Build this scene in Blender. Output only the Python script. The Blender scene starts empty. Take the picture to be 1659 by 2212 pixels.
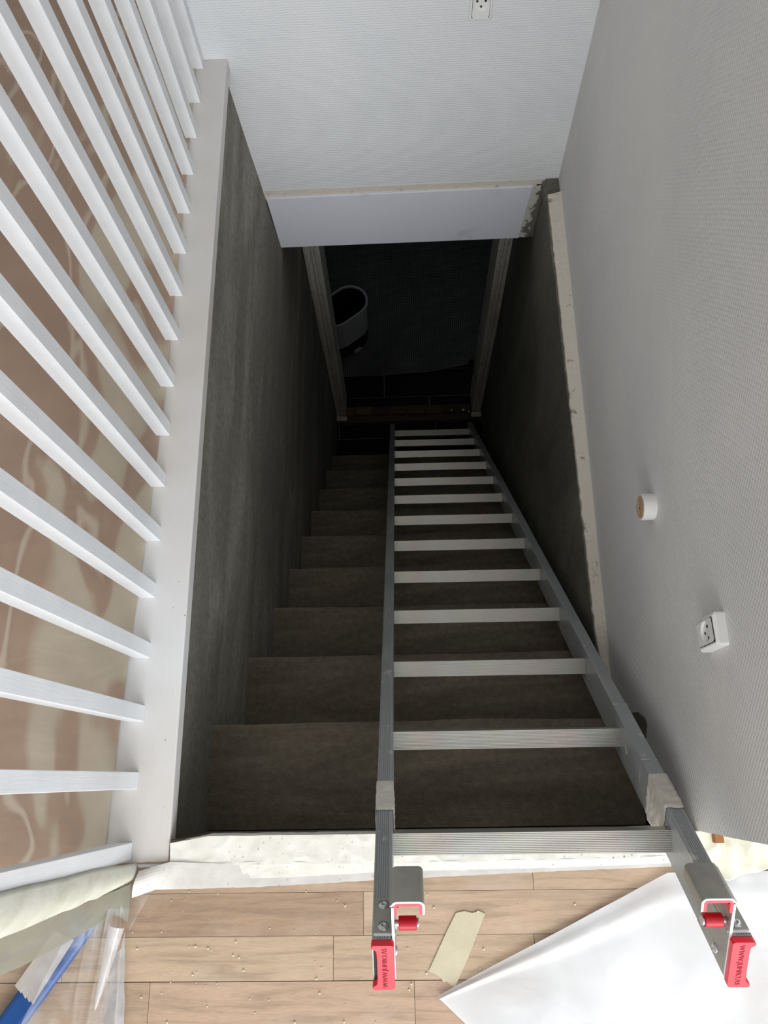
import bpy, bmesh, math, random
from mathutils import Vector, Matrix, noise
C = bpy.context.scene
random.seed(7)
# ------------------------------------------------------------------ camera
H = 1.4
F = 1599.0
CX, CY = 829.5, 1106.0
def _basis(nad, yv):
    Z = -Vector((nad[0]-CX, -(nad[1]-CY), -F)).normalized()
    a = yv-CX
    t = -(a*Z[0]-F*Z[2])/Z[1]
    Y = Vector((a, t, -F)).normalized()
    if Y[1] < 0: Y = -Y
    return Matrix((Y.cross(Z), Y, Z))
R = _basis((899.7, 1680.0), 758.0)
cam = bpy.data.cameras.new('camera'); cam.sensor_fit = 'HORIZONTAL'; cam.sensor_width = 36.0
cam.lens = F/1659*36.0; cam.clip_start = 0.05
camo = bpy.data.objects.new('camera', cam); C.collection.objects.link(camo)
M4 = R.to_4x4(); M4.translation = (0, 0, H); camo.matrix_world = M4
C.camera = camo
# ------------------------------------------------------------------ light
C.view_settings.view_transform = 'Standard'; C.view_settings.look = 'None'
C.view_settings.gamma = 1.0; C.view_settings.use_curve_mapping = False
C.view_settings.exposure = 0.45
w = bpy.data.worlds.new('daylight'); C.world = w; w.use_nodes = True
bg = w.node_tree.nodes['Background']; bg.inputs[0].default_value = (0.80, 0.88, 1.0, 1); bg.inputs[1].default_value = 0.30
def area(name, loc, target, sx, sy, power, col):
    l = bpy.data.lights.new(name, 'AREA'); l.shape = 'RECTANGLE'; l.size = sx; l.size_y = sy
    l.energy = power; l.color = col
    o = bpy.data.objects.new(name, l); C.collection.objects.link(o); o.location = loc
    o.rotation_euler = (Vector(target)-Vector(loc)).to_track_quat('-Z', 'Y').to_euler()
    return o
area('window_light', (0.6, -3.3, 1.45), (0.3, 1.5, -0.1), 3.3, 1.9, 120, (0.975, 0.985, 1.0))
area('side_window_light', (2.9, -1.6, 1.4), (0.3, -0.6, 0.1), 2.0, 1.6, 38, (0.90, 0.95, 1.0))

# ------------------------------------------------------------------ pixel -> world helpers
def ray(x, y): return R @ Vector((x-CX, -(y-CY), -F))
def onz(x, y, z=0.0):
    d = ray(x, y); t = (z-H)/d.z; return Vector((d.x*t, d.y*t, z))
def onx(x, y, X):
    d = ray(x, y); t = X/d.x; return Vector((X, d.y*t, H+d.z*t))
def sr(r, g, b, k=1.0):
    f = lambda c: ((c/255+0.055)/1.055)**2.4 if c > 10 else c/255/12.92
    return (f(r)*k, f(g)*k, f(b)*k, 1)

# ------------------------------------------------------------------ materials
class Mat:
    def __init__(s, name, base=(.8, .8, .8, 1), rough=.6, metal=0, spec=.5):
        s.m = bpy.data.materials.new(name); s.m.use_nodes = True; s.t = s.m.node_tree
        s.b = s.t.nodes['Principled BSDF']
        s.b.inputs['Base Color'].default_value = base; s.b.inputs['Roughness'].default_value = rough
        s.b.inputs['Metallic'].default_value = metal; s.b.inputs['Specular IOR Level'].default_value = spec
        s.tc = None
    def n(s, typ, **kw):
        n = s.t.nodes.new(typ)
        for k, v in kw.items(): setattr(n, k, v)
        return n
    def l(s, a, b): s.t.links.new(a, b)
    def co(s, scale=(1, 1, 1), rot=(0, 0, 0)):
        if s.tc is None: s.tc = s.n('ShaderNodeTexCoord')
        mp = s.n('ShaderNodeMapping'); mp.inputs['Scale'].default_value = scale; mp.inputs['Rotation'].default_value = rot
        s.l(s.tc.outputs['Object'], mp.inputs[0]); return mp.outputs[0]
    def noise(s, sc=5, det=4, rough=.55, scale=(1, 1, 1), dist=0):
        n = s.n('ShaderNodeTexNoise'); n.inputs['Scale'].default_value = sc; n.inputs['Detail'].default_value = det
        n.inputs['Roughness'].default_value = rough; n.inputs['Distortion'].default_value = dist
        s.l(s.co(scale), n.inputs['Vector']); return n.outputs['Fac']
    def vor(s, sc=50, scale=(1, 1, 1)):
        n = s.n('ShaderNodeTexVoronoi'); n.inputs['Scale'].default_value = sc
        s.l(s.co(scale), n.inputs['Vector']); return n
    def ramp(s, fac, stops, interp='LINEAR'):
        r = s.n('ShaderNodeValToRGB'); r.color_ramp.interpolation = interp
        e = r.color_ramp.elements
        while len(e) < len(stops): e.new(0.5)
        for el, (p, c) in zip(e, stops):
            el.position = p; el.color = c if isinstance(c, tuple) else (c, c, c, 1)
        s.l(fac, r.inputs[0]); return r.outputs[0]
    def mix(s, fac, a, b, mode='MIX'):
        m = s.n('ShaderNodeMix', data_type='RGBA', blend_type=mode)
        for i, v in ((0, fac), (6, a), (7, b)):
            if isinstance(v, (int, float, tuple)): m.inputs[i].default_value = v
            else: s.l(v, m.inputs[i])
        return m.outputs[2]
    def math(s, op, a, b=None):
        m = s.n('ShaderNodeMath', operation=op)
        for i, v in ((0, a), (1, b)):
            if v is None: continue
            if isinstance(v, (int, float)): m.inputs[i].default_value = v
            else: s.l(v, m.inputs[i])
        return m.outputs[0]
    def bump(s, h, dist=.001, strength=1.0, prev=None):
        b = s.n('ShaderNodeBump'); b.inputs['Distance'].default_value = dist; b.inputs['Strength'].default_value = strength
        s.l(h, b.inputs['Height'])
        if prev is not None: s.l(prev, b.inputs['Normal'])
        s.l(b.outputs[0], s.b.inputs['Normal']); return b.outputs[0]
    def color(s, c): s.l(c, s.b.inputs['Base Color'])
    def xyz(s, scale=(1, 1, 1)):
        x = s.n('ShaderNodeSeparateXYZ'); s.l(s.co(scale), x.inputs[0]); return x.outputs

def wallpaper(name, ax, cell, dist, base, tint, ph=3.1416, k1=.5):
    m = Mat(name, base, .75)
    o = m.xyz()
    h = o[ax]; z = o[2]
    wob = m.noise(9, 2)
    hh = m.math('ADD', m.math('MULTIPLY', h, 6.2832/cell[0]), m.math('MULTIPLY', wob, 2.0))
    zz = m.math('ADD', m.math('MULTIPLY', z, 6.2832/cell[1]), m.math('MULTIPLY', m.noise(6, 2), 3.0))
    row = m.math('ROUND', m.math('DIVIDE', zz, 3.14159))
    s1 = m.math('SINE', m.math('ADD', hh, m.math('MULTIPLY', row, ph)))
    s2 = m.math('ABSOLUTE', m.math('COSINE', zz))
    f = m.math('MULTIPLY', m.math('ADD', m.math('MULTIPLY', s1, k1), 1-k1), m.math('POWER', s2, .6))
    f2 = m.math('ADD', f, m.math('MULTIPLY', m.noise(220, 2), .5))
    m.bump(f2, dist, .9)
    spots = m.ramp(m.noise(30, 2, .4), [(.17, .55), (.21, 1.0)])
    blot = m.ramp(m.noise(2.4, 5, .6), [(.35, tint), (.62, base)])
    c = m.mix(.35, blot, spots, 'MULTIPLY'); m.color(c)
    return m.m
M_backpaper = wallpaper('back_wallpaper', 0, (.017, .0128), .0009, sr(232, 233, 234), sr(224, 227, 230), 2.3, .28)
M_rightpaper = wallpaper('right_wallpaper', 1, (.0095, .0105), .0008, sr(228, 226, 223), sr(218, 217, 216))

m = Mat('white_paint', sr(236, 238, 240), .42)
g = m.noise(6, 4, .6, (40, 40, 2)); m.bump(g, .0006, .5)
m.color(m.mix(.5, sr(240, 242, 244), m.ramp(m.noise(14, 4), [(.3, sr(224, 226, 228)), (.6, sr(243, 244, 245))]), 'MULTIPLY'))
M_white = m.m
m = Mat('board_paint', sr(222, 220, 217), .5)
g = m.noise(8, 4, .6, (60, 3, 60)); m.bump(g, .0005, .5)
v = m.vor(42); dots = m.ramp(v.outputs['Distance'], [(.045, .3), (.075, 1.0)])
dots = m.mix(m.ramp(m.noise(5, 2), [(.5, 0.0), (.6, 1.0)]), (1, 1, 1, 1), dots)
far = m.noise(1.7, 3)
m.color(m.mix(.85, m.ramp(far, [(.35, sr(214, 208, 200)), (.65, sr(228, 228, 228))]), dots, 'MULTIPLY'))
M_board = m.m
m = Mat('panel_paint', sr(224, 227, 236), .5)
m.color(m.mix(.6, sr(226, 229, 238), m.ramp(m.noise(7, 5), [(.25, sr(214, 216, 220)), (.4, (1, 1, 1, 1))]), 'MULTIPLY')); m.bump(m.noise(30, 3), .001, .3)
M_panel = m.m
def plaster(name, cols, bd=.003, sc=(1, 1, 1)):
    m = Mat(name, cols[0], .85, 0, .3)
    big = m.ramp(m.noise(3.2, 6, .62, sc, .6), [(.32, cols[0]), (.5, cols[1]), (.68, cols[2])])
    fine = m.ramp(m.noise(60, 4, .7), [(.3, .72), (.7, 1.1)])
    m.color(m.mix(1.0, big, fine, 'MULTIPLY'))
    h = m.math('ADD', m.noise(14, 6, .7), m.math('MULTIPLY', m.noise(120, 3, .6, (1, 2.5, 1)), .35))
    m.bump(h, bd, .8); return m.m
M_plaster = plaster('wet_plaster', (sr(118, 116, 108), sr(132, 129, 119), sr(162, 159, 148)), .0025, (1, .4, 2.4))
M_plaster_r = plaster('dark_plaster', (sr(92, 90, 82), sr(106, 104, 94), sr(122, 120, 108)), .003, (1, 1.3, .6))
M_conc = plaster('step_screed', (sr(98, 90, 77), sr(114, 106, 91), sr(140, 131, 114)), .007, (.6, 3, 1))
m = Mat('ledge_filler', sr(214, 205, 190), .8)
v = m.vor(150); sp = m.ramp(v.outputs['Distance'], [(.12, .45), (.2, 1.0)])
br = m.ramp(m.noise(30, 4, .6), [(.30, sr(160, 146, 130)), (.38, sr(224, 217, 204))])
m.color(m.mix(.35, br, sp, 'MULTIPLY')); m.bump(m.noise(90, 4, .7), .004, .9)
M_ledge = m.m
m = Mat('patchy_filler', sr(190, 188, 178), .85)
o = m.xyz(); gx = m.math('MULTIPLY', m.math('SUBTRACT', o[0], m.math('MULTIPLY', m.math('ADD', o[2], .72), .11)), 8.0); sm = m.math('ADD', m.math('SUBTRACT', gx, 2.92), m.noise(45, 4, .6))
m.color(m.ramp(sm, [(.92, sr(205, 204, 192)), (.99, sr(110, 106, 97))])); m.bump(m.noise(60, 4, .7), .004, .9)
M_patch = m.m

m = Mat('oak_plank', rough=.48)
oi = m.n('ShaderNodeObjectInfo')
base = m.ramp(oi.outputs['Random'], [(0, sr(174, 146, 122)), (.35, sr(188, 162, 136)), (.6, sr(200, 175, 148)), (1, sr(184, 152, 130))])
gr = m.n('ShaderNodeTexNoise'); gr.inputs['Scale'].default_value = 5; gr.inputs['Detail'].default_value = 7; gr.inputs['Distortion'].default_value = .9
vm = m.n('ShaderNodeVectorMath', operation='ADD'); m.l(m.co((1.3, 16, 1)), vm.inputs[0])
cb = m.n('ShaderNodeCombineXYZ'); m.l(m.math('MULTIPLY', oi.outputs['Random'], 40), cb.inputs[0]); m.l(m.math('MULTIPLY', oi.outputs['Random'], 17), cb.inputs[1])
m.l(cb.outputs[0], vm.inputs[1]); m.l(vm.outputs[0], gr.inputs['Vector'])
grain = m.ramp(gr.outputs['Fac'], [(.3, .72), (.5, .96), (.7, 1.08)])
fine = m.ramp(m.noise(30, 3, .5, (2, 30, 1)), [(.35, .9), (.6, 1.03)])
dust = m.ramp(m.noise(5, 5, .6), [(.5, 0.0), (.72, .35)])
c = m.mix(1, m.mix(1, base, grain, 'MULTIPLY'), fine, 'MULTIPLY')
m.color(m.mix(dust, c, sr(214, 198, 182))); M_wood = m.m
M_groove = Mat('plank_groove', sr(96, 74, 56), .8).m
M_black = Mat('black_hole', (.01, .01, .011, 1), .6).m
m = Mat('black_slate_tile', (.006, .0065, .007, 1), .6, 0, .15); m.bump(m.noise(12, 5), .002, .5); M_tile = m.m
M_grout = Mat('tile_grout', (.16, .16, .165, 1), .8).m
m = Mat('brick_clay', sr(120, 84, 60), .9); oi = m.n('ShaderNodeObjectInfo')
m.color(m.ramp(oi.outputs['Random'], [(0, sr(66, 52, 40)), (1, sr(96, 78, 60))])); m.bump(m.noise(60, 4), .004, .8); M_brick = m.m
M_mortar = Mat('mortar', sr(72, 64, 54), .9).m
M_casing = plaster('casing_paint', (sr(186, 184, 172), sr(206, 204, 194), sr(214, 212, 204)), .0015)
m = Mat('socket_plastic', sr(236, 236, 234), .3); M_socket = m.m
m = Mat('socket_side', sr(228, 222, 210), .5); M_sockside = m.m
m = Mat('knob_wood', sr(190, 160, 128), .6); m.color(m.ramp(m.noise(20, 4, .6, (1, 1, 8)), [(.35, sr(160, 124, 94)), (.6, sr(205, 178, 148))])); M_knobwood = m.m
# aluminium
m = Mat('rung_aluminium', sr(205, 205, 200), .33, .85)
sheen = m.n('ShaderNodeTexNoise'); sheen.inputs['Scale'].default_value = 14; sheen.inputs['Detail'].default_value = 1; m.l(m.co((1, .3, .3)), sheen.inputs['Vector'])
tint = m.mix(.12, sr(192, 191, 185), sheen.outputs['Color'])  # random pastel tint paints thin-film reflections into the rung colour
dirt = m.ramp(m.noise(55, 4, .7), [(.28, .45), (.36, 1.0)])
m.color(m.mix(.5, tint, dirt, 'MULTIPLY')); M_rung = m.m
m = Mat('rail_aluminium', sr(150, 153, 153), .40, .2)
spl = m.ramp(m.noise(60, 3, .55), [(.66, 0.0), (.69, 1.0)]); big = m.ramp(m.noise(13, 3, .6), [(.66, 0.0), (.68, 1.0)])
msk = m.math('MAXIMUM', spl, big)
m.color(m.mix(msk, m.ramp(m.noise(5, 4), [(.3, sr(146, 150, 152)), (.7, sr(172, 175, 175))]), sr(190, 188, 180)))
m.l(m.math('MULTIPLY', m.math('SUBTRACT', 1.0, msk), .2), m.b.inputs['Metallic']); M_rail = m.m
m = Mat('bracket_steel', sr(128, 127, 122), .5, .3); m.color(m.ramp(m.noise(25, 4), [(.3, sr(150, 149, 140)), (.7, sr(168, 167, 158))])); M_bracket = m.m
M_hollow_shade = Mat('rail_inside_shade', sr(60, 62, 60), .8).m  # dark grey that paints the shade inside the rail
M_bright = Mat('bright_edge', sr(225, 228, 230), .3, .4).m
M_red = Mat('red_plastic', sr(226, 22, 48), .38).m
M_redd = Mat('red_roller', sr(178, 20, 36), .45).m
M_redtxt = Mat('red_lettering', sr(150, 8, 30), .5).m
M_chrome = Mat('chrome', sr(200, 202, 205), .25, .9).m
# tapes and films
def tape(name, c1, c2, alpha=1.0, dots=False, rough=.7):
    m = Mat(name, c1, rough)
    c = m.ramp(m.noise(22, 4, .6), [(.35, c1), (.65, c2)])
    if dots:
        v = m.vor(75); d = m.ramp(v.outputs['Distance'], [(.10, .30), (.17, 1.0)])
        reg = m.ramp(m.noise(4, 2), [(.42, 0.0), (.6, 1.0)])
        c = m.mix(m.math('MULTIPLY', reg, .8), c, d, 'MULTIPLY')
        blot = m.ramp(m.noise(16, 4, .5), [(.25, sr(120, 122, 118)), (.28, (1, 1, 1, 1))])
        c = m.mix(.6, c, blot, 'MULTIPLY')
    m.color(c); m.bump(m.noise(160, 3), .0008, .4)
    m.b.inputs['Alpha'].default_value = alpha
    m.b.inputs['Subsurface Weight'].default_value = 0
    return m.m
M_tape = tape('masking_tape', sr(226, 224, 212), sr(236, 234, 226), 1, True)
M_tape_thin = tape('thin_tape', sr(222, 218, 212), sr(236, 232, 226), .80, True)
M_tape_wrap = tape('tape_wrap', sr(196, 192, 182), sr(214, 210, 200))
M_tape_beige = tape('beige_tape', sr(200, 190, 162), sr(208, 199, 172))
M_tape_yellow = tape('yellow_tape', sr(206, 204, 182), sr(224, 223, 206))
M_tape_hang = tape('hanging_tape_paper', sr(188, 188, 172), sr(206, 206, 194))
M_tape_sheer = tape('sheer_tape', sr(214, 206, 196), sr(226, 220, 212), .5)
def film(name, col, lo, hi, nsc, p0=.45, p1=.55, rough=.2, coat=.6):
    m = Mat(name, col, rough, 0, coat)
    f = m.ramp(m.noise(nsc, 3, .5, (1, 1, 1), 1.2), [(p0, lo), (p1, hi)])
    tr = m.n('ShaderNodeBsdfTransparent'); mx = m.n('ShaderNodeMixShader')
    m.l(f, mx.inputs[0]); m.l(tr.outputs[0], mx.inputs[1]); m.l(m.b.outputs[0], mx.inputs[2])
    out = m.t.nodes['Material Output']; m.l(mx.outputs[0], out.inputs['Surface'])
    m.bump(m.noise(7, 3, .5, (1, 1, 1), .8), .006, .6)
    return m
m = Mat('floor_film', sr(188, 172, 152), .34, 0, .5)
o = m.xyz(); near = m.n('ShaderNodeMapRange'); m.l(o[0], near.inputs[0])
near.inputs[1].default_value = -.82; near.inputs[2].default_value = -.58; near.inputs[3].default_value = -.05; near.inputs[4].default_value = .16
nz = m.math('ADD', m.noise(3.0, 2, .4, (2.2, .95, 1), .5), near.outputs[0])
BR, BL = sr(196, 168, 147), sr(216, 200, 180)
col = m.ramp(nz, [(.475, BR), (.495, BL), (.512, BL), (.532, BR), (.60, sr(196, 168, 146)), (.640, sr(212, 198, 176)), (.8, sr(216, 204, 184))])
hz = m.ramp(m.noise(2.2, 4, .6), [(.35, .86), (.65, 1.06)])
m.color(m.mix(1, col, hz, 'MULTIPLY'))
band = m.ramp(nz, [(.47, .74), (.50, .86), (.54, .74), (.66, .88)])
tr = m.n('ShaderNodeBsdfTransparent'); mx = m.n('ShaderNodeMixShader'); m.l(band, mx.inputs[0]); m.l(tr.outputs[0], mx.inputs[1]); m.l(m.b.outputs[0], mx.inputs[2])
m.l(mx.outputs[0], m.t.nodes['Material Output'].inputs['Surface']); m.bump(m.noise(5, 3, .5, (1, 1.5, 1), 1.), .01, .5)
M_film_left = m.m
m = film('milky_film', sr(238, 240, 241), .62, .90, 3.0, .35, .65, .22, .7); M_film_right = m.m
m = film('clear_film', sr(225, 228, 228), .05, .38, 7.0, .42, .66, .10, 1.0); M_film_clear = m.m
m = film('grey_film', sr(132, 132, 118), .80, .95, 6.0, .4, .62, .3, .5); M_film_grey = m.m
M_film_fold = film('fold_highlight_film', sr(228, 230, 233), .38, .62, 9.0, .4, .62, .10, 1.0).m  # whiter, more opaque film paints the highlight along the rolled fold
M_film_band = film('band_film', sr(190, 196, 200), .50, .75, 9.0, .4, .62, .15, 1.0).m
M_blue = Mat('blue_lacquer', sr(12, 72, 140), .4).m
m = Mat('net_sheet', (.08, .08, .08, 1), .7)
o = m.xyz(); s1 = m.math('ABSOLUTE', m.math('SINE', m.math('MULTIPLY', o[0], 3.1416/.0125))); s2 = m.math('ABSOLUTE', m.math('SINE', m.math('MULTIPLY', o[1], 3.1416/.0125)))
th = m.math('MINIMUM', s1, s2); grid = m.ramp(th, [(.2, sr(128, 128, 124)), (.42, sr(34, 35, 36))])
m.color(m.mix(.5, grid, m.ramp(m.noise(3.5, 4), [(.3, .35), (.65, 1.0)]), 'MULTIPLY')); M_net = m.m
M_bwhite = Mat('bucket_white', sr(186, 188, 190), .45).m
M_bdark = Mat('bucket_dark', sr(24, 27, 30), .5).m
M_crumb = Mat('plaster_crumb', sr(226, 214, 196), .8).m
M_ceil = Mat('ceiling_paint', sr(235, 235, 233), .8).m
M_chip = Mat('raw_wood', sr(140, 92, 50), .7).m

# ------------------------------------------------------------------ mesh helpers
def link(o): C.collection.objects.link(o); return o
def thing(name, loc, label, cat, group=None):
    o = link(bpy.data.objects.new(name, None)); o.location = loc; o.empty_display_size = .05
    o['label'] = label; o['category'] = cat
    if group: o['group'] = group
    return o
def mk(name, bm, mat, parent=None, smooth=False, label=None, loc=None, bev=0):
    bmesh.ops.recalc_face_normals(bm, faces=bm.faces)
    off = Vector((0, 0, 0))
    me = bpy.data.meshes.new(name)
    if parent is not None:
        p = parent
        while p is not None: off += p.location; p = p.parent
    org = Vector(loc) if loc is not None else off
    bmesh.ops.translate(bm, verts=bm.verts, vec=-org)
    bm.to_mesh(me); bm.free()
    for mm in (mat if isinstance(mat, (list, tuple)) else [mat]): me.materials.append(mm)
    if smooth:
        for p in me.polygons: p.use_smooth = True
    o = link(bpy.data.objects.new(name, me)); o.location = org-off
    if parent is not None: o.parent = parent
    if label: o['label'] = label
    if bev:
        b = o.modifiers.new('bevel', 'BEVEL'); b.width = bev; b.segments = 2; b.limit_method = 'ANGLE'
    return o
def struct(name, bm, mat, parent=None, **k):
    o = mk(name, bm, mat, parent, **k)
    if parent is None: o['kind'] = 'structure'
    return o
def hexa(bm, p):   # p: 4 bottom + 4 top
    v = [bm.verts.new(q) for q in p]
    for f in ((3, 2, 1, 0), (4, 5, 6, 7), (0, 1, 5, 4), (1, 2, 6, 5), (2, 3, 7, 6), (3, 0, 4, 7)):
        bm.faces.new([v[i] for i in f])
def box(bm, x0, x1, y0, y1, z0, z1):
    hexa(bm, [(x0, y0, z0), (x1, y0, z0), (x1, y1, z0), (x0, y1, z0), (x0, y0, z1), (x1, y0, z1), (x1, y1, z1), (x0, y1, z1)])
def bxm(*a):
    bm = bmesh.new(); box(bm, *a); return bm
def prism(bm, prof, fr0, fr1, caps=True):  # prof 2d points; fr(p)->3d
    a = [bm.verts.new(fr0(*p)) for p in prof]; b = [bm.verts.new(fr1(*p)) for p in prof]
    n = len(prof)
    for i in range(n): bm.faces.new((a[i], a[(i+1) % n], b[(i+1) % n], b[i]))
    if caps: bm.faces.new(a[::-1]); bm.faces.new(b)
def cyl(bm, c, ax, r0, r1, h, seg=24, cap=True):
    ax = Vector(ax).normalized(); t = ax.orthogonal().normalized(); s = ax.cross(t); c = Vector(c)
    ri = []
    for r, d in ((r0, 0), (r1, h)):
        ri.append([bm.verts.new(c+ax*d+(t*math.cos(6.28318*i/seg)+s*math.sin(6.28318*i/seg))*r) for i in range(seg)])
    for i in range(seg): bm.faces.new((ri[0][i], ri[0][(i+1) % seg], ri[1][(i+1) % seg], ri[1][i]))
    if cap: bm.faces.new(ri[0][::-1]); bm.faces.new(ri[1])
def lathe(bm, c, ax, prof, seg=32):
    ax = Vector(ax).normalized(); t = ax.orthogonal().normalized(); s = ax.cross(t); c = Vector(c); ri = []
    for r, d in prof:
        ri.append([bm.verts.new(c+ax*d+(t*math.cos(6.28318*i/seg)+s*math.sin(6.28318*i/seg))*max(r, 1e-5)) for i in range(seg)])
    for a, b in zip(ri, ri[1:]):
        for i in range(seg): bm.faces.new((a[i], a[(i+1) % seg], b[(i+1) % seg], b[i]))
def poly_at(pl, t):
    pl = [Vector(p) for p in pl]
    L = [0]
    for a, b in zip(pl, pl[1:]): L.append(L[-1]+(b-a).length)
    d = t*L[-1]
    for i in range(len(pl)-1):
        if d <= L[i+1]+1e-9:
            k = (d-L[i])/max(L[i+1]-L[i], 1e-9); return pl[i].lerp(pl[i+1], k)
    return pl[-1]
def sheet(bm, A, B, nu, nv, amp=0, sc=10, dirv=(0, 0, 1), seed=0, fold=None, prof=None, edge=0):
    g = []
    for j in range(nv+1):
        row = []
        for i in range(nu+1):
            s = i/nu; t = j/nv
            P = poly_at(A, s).lerp(poly_at(B, s), t)
            d = Vector(dirv)
            nn = noise.noise(P*sc+Vector((seed, seed*2, 0)))+.5*noise.noise(P*sc*2.3+Vector((seed, 0, 5)))
            nn = (1-abs(nn)*2)*.6+nn*.4
            P = P+d*amp*(nn+.3)
            if fold: P = P+fold(s, t)
            if edge and j in (0, nv): P.y += edge*noise.noise(Vector((P.x*60, seed, j)))
            row.append(bm.verts.new(P))
        g.append(row)
    for j in range(nv):
        for i in range(nu): bm.faces.new((g[j][i], g[j][i+1], g[j+1][i+1], g[j+1][i]))
def solid(o, t, off=1):
    s = o.modifiers.new('thickness', 'SOLIDIFY'); s.thickness = t; s.offset = off; return o

# ------------------------------------------------------------------ setting
Yb = 1.77
def XR(y): return .474+.026*(y+.09)/1.86
ZL = -2.76
# floor slab with groove-coloured bed and planks
bm = bmesh.new(); box(bm, -3, -.56, -.1155, 3.4, -.12, -.004); box(bm, .45, 3, -.1155, -.0925, -.12, -.001); box(bm, -3, 3, -3.6, -.1155, -.12, -.004)
flo = struct('floor', bm, M_groove)
pitch = .0655; y_ref = -.1155
rnd = random.Random(3)
fixed = {0: [-.55, .1925], 1: [-.0958, .40], 2: [-.1459, -.60, .187], 3: [-.0129, -.45, .42], -1: []}
rows = []
for r in range(-53, 13):
    y1 = y_ref-r*pitch; y0 = y1-pitch
    xmin, xmax = (-1.55, 1.25) if r >= 0 else (-1.55, -.565)
    if r in fixed: cuts = sorted(fixed[r])
    else: cuts = []
    lo = cuts[0] if cuts else xmin+rnd.uniform(.1, .4); 
    while lo-.42 > xmin+.08: lo -= rnd.uniform(.38, .5); cuts.append(lo)
    hi = max(cuts) if cuts else lo; cuts.append(hi) if not cuts else None
    while hi+.42 < xmax-.08: hi += rnd.uniform(.36, .52); cuts.append(hi)
    cuts = sorted(set([c for c in cuts if xmin+.05 < c < xmax-.05]))
    xs = [xmin]+cuts+[xmax]
    wide = .0006 if (r % 3) == 2 else .0003
    for a, b in zip(xs, xs[1:]):
        bm = bmesh.new(); box(bm, a+.0004, b-.0004, y0+(wide if (r % 3) == 2 else .0003), y1-(.0006 if (r % 3) == 0 and r >= 0 else .0003), -.004, 0)
        mk('plank', bm, M_wood, flo, loc=((a+b)/2, (y0+y1)/2, -.004))
# back wall with slight inward left edge (meets the leaning plaster wall)
def XL(z): return -.46+.036*min(1.0, max(0, -z)/.7) if z > -.7 else -.424-.010*min(1, (-z-.7)/2.0)
zb = -.462
bm = bmesh.new()
box(bm, -.575, 3, Yb, Yb+.12, zb, 2.5)
struct('wall_back', bm, M_backpaper)
# seam strip: raised edge of the upper wallpaper length
bm = bmesh.new(); box(bm, -.56, .498, Yb-.0012, Yb+.01, .052, 2.49)
struct('wall_back', bm, M_backpaper)
# lintel panel
bm = bmesh.new(); hexa(bm, [(-.424, Yb-.008, -.722), (.408, Yb-.008, -.722), (.408, Yb+.1, -.722), (-.424, Yb+.1, -.722), (-.432, Yb-.008, -.486), (.424, Yb-.008, -.483), (.424, Yb+.1, -.483), (-.432, Yb+.1, -.486)])
struct('trim_1', bm, M_panel, bev=.003)
bm = bmesh.new(); box(bm, -.46, .50, Yb-.002, Yb+.11, -.50, zb+.001)
struct('trim_2', bm, M_ledge)
bm = bmesh.new(); hexa(bm, [(.407, Yb-.004, -.722), (.44, Yb-.004, -.722), (.44, Yb+.1, -.722), (.407, Yb+.1, -.722), (.42, Yb-.004, -.49), (.50, Yb-.004, -.47), (.50, Yb+.1, -.47), (.42, Yb+.1, -.49)])
struct('wall_back', bm, M_patch)
bm = bmesh.new(); box(bm, .435, .60, Yb-.002, 2.16, -.722, -.48)
struct('wall_back', bm, M_plaster_r)
# soffit slab over the lower passage, and upper floor slab behind the back wall
struct('ceiling', bxm(-.7, .7, Yb+.1, 4.4, -.722, -.55), M_casing)
# right wall
def right_prism(z0, z1, y0, y1, off=0.0, th=.14):
    bm = bmesh.new(); hexa(bm, [(XR(y0)-off, y0, z0), (XR(y0)+th, y0, z0), (XR(y1)+th, y1, z0), (XR(y1)-off, y1, z0), (XR(y0)-off, y0, z1), (XR(y0)+th, y0, z1), (XR(y1)+th, y1, z1), (XR(y1)-off, y1, z1)]); return bm
struct('wall_right', right_prism(-.47, 2.5, -.092, 1.79), M_rightpaper)
struct('wall_right', right_prism(.135, 2.5, -.0925, 1.77, .002, .02), M_rightpaper)
# lower right plaster wall
bm = bmesh.new(); ys = [-.12+i*(2.27/24) for i in range(25)]
n0 = []
for j in range(13):
    z = ZL+(-.46-ZL)*j/12
    row = []
    for y in ys:
        e = .003*noise.noise(Vector((y*4, z*4, 3)))
        x = (.452 if y < 1.5 else .452+.008*(y-1.5)/.3)+e
        if y < .2: x = XR(y)-.006
        row.append(bm.verts.new((x, y, z)))
    n0.append(row)
back = [[bm.verts.new((.62, y, z)) for y in (ys[0], ys[-1])] for z in (ZL, -.46)]
for j in range(12):
    for i in range(24): bm.faces.new((n0[j][i], n0[j][i+1], n0[j+1][i+1], n0[j+1][i]))
bm.faces.new([*n0[-1], back[1][1], back[1][0]]); bm.faces.new((back[0][0], back[0][1], back[1][1], back[1][0]))
bm.faces.new((n0[0][0], *[r[0] for r in n0[1:]], back[1][0], back[0][0]))
struct('wall_right', bm, M_plaster_r)
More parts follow.
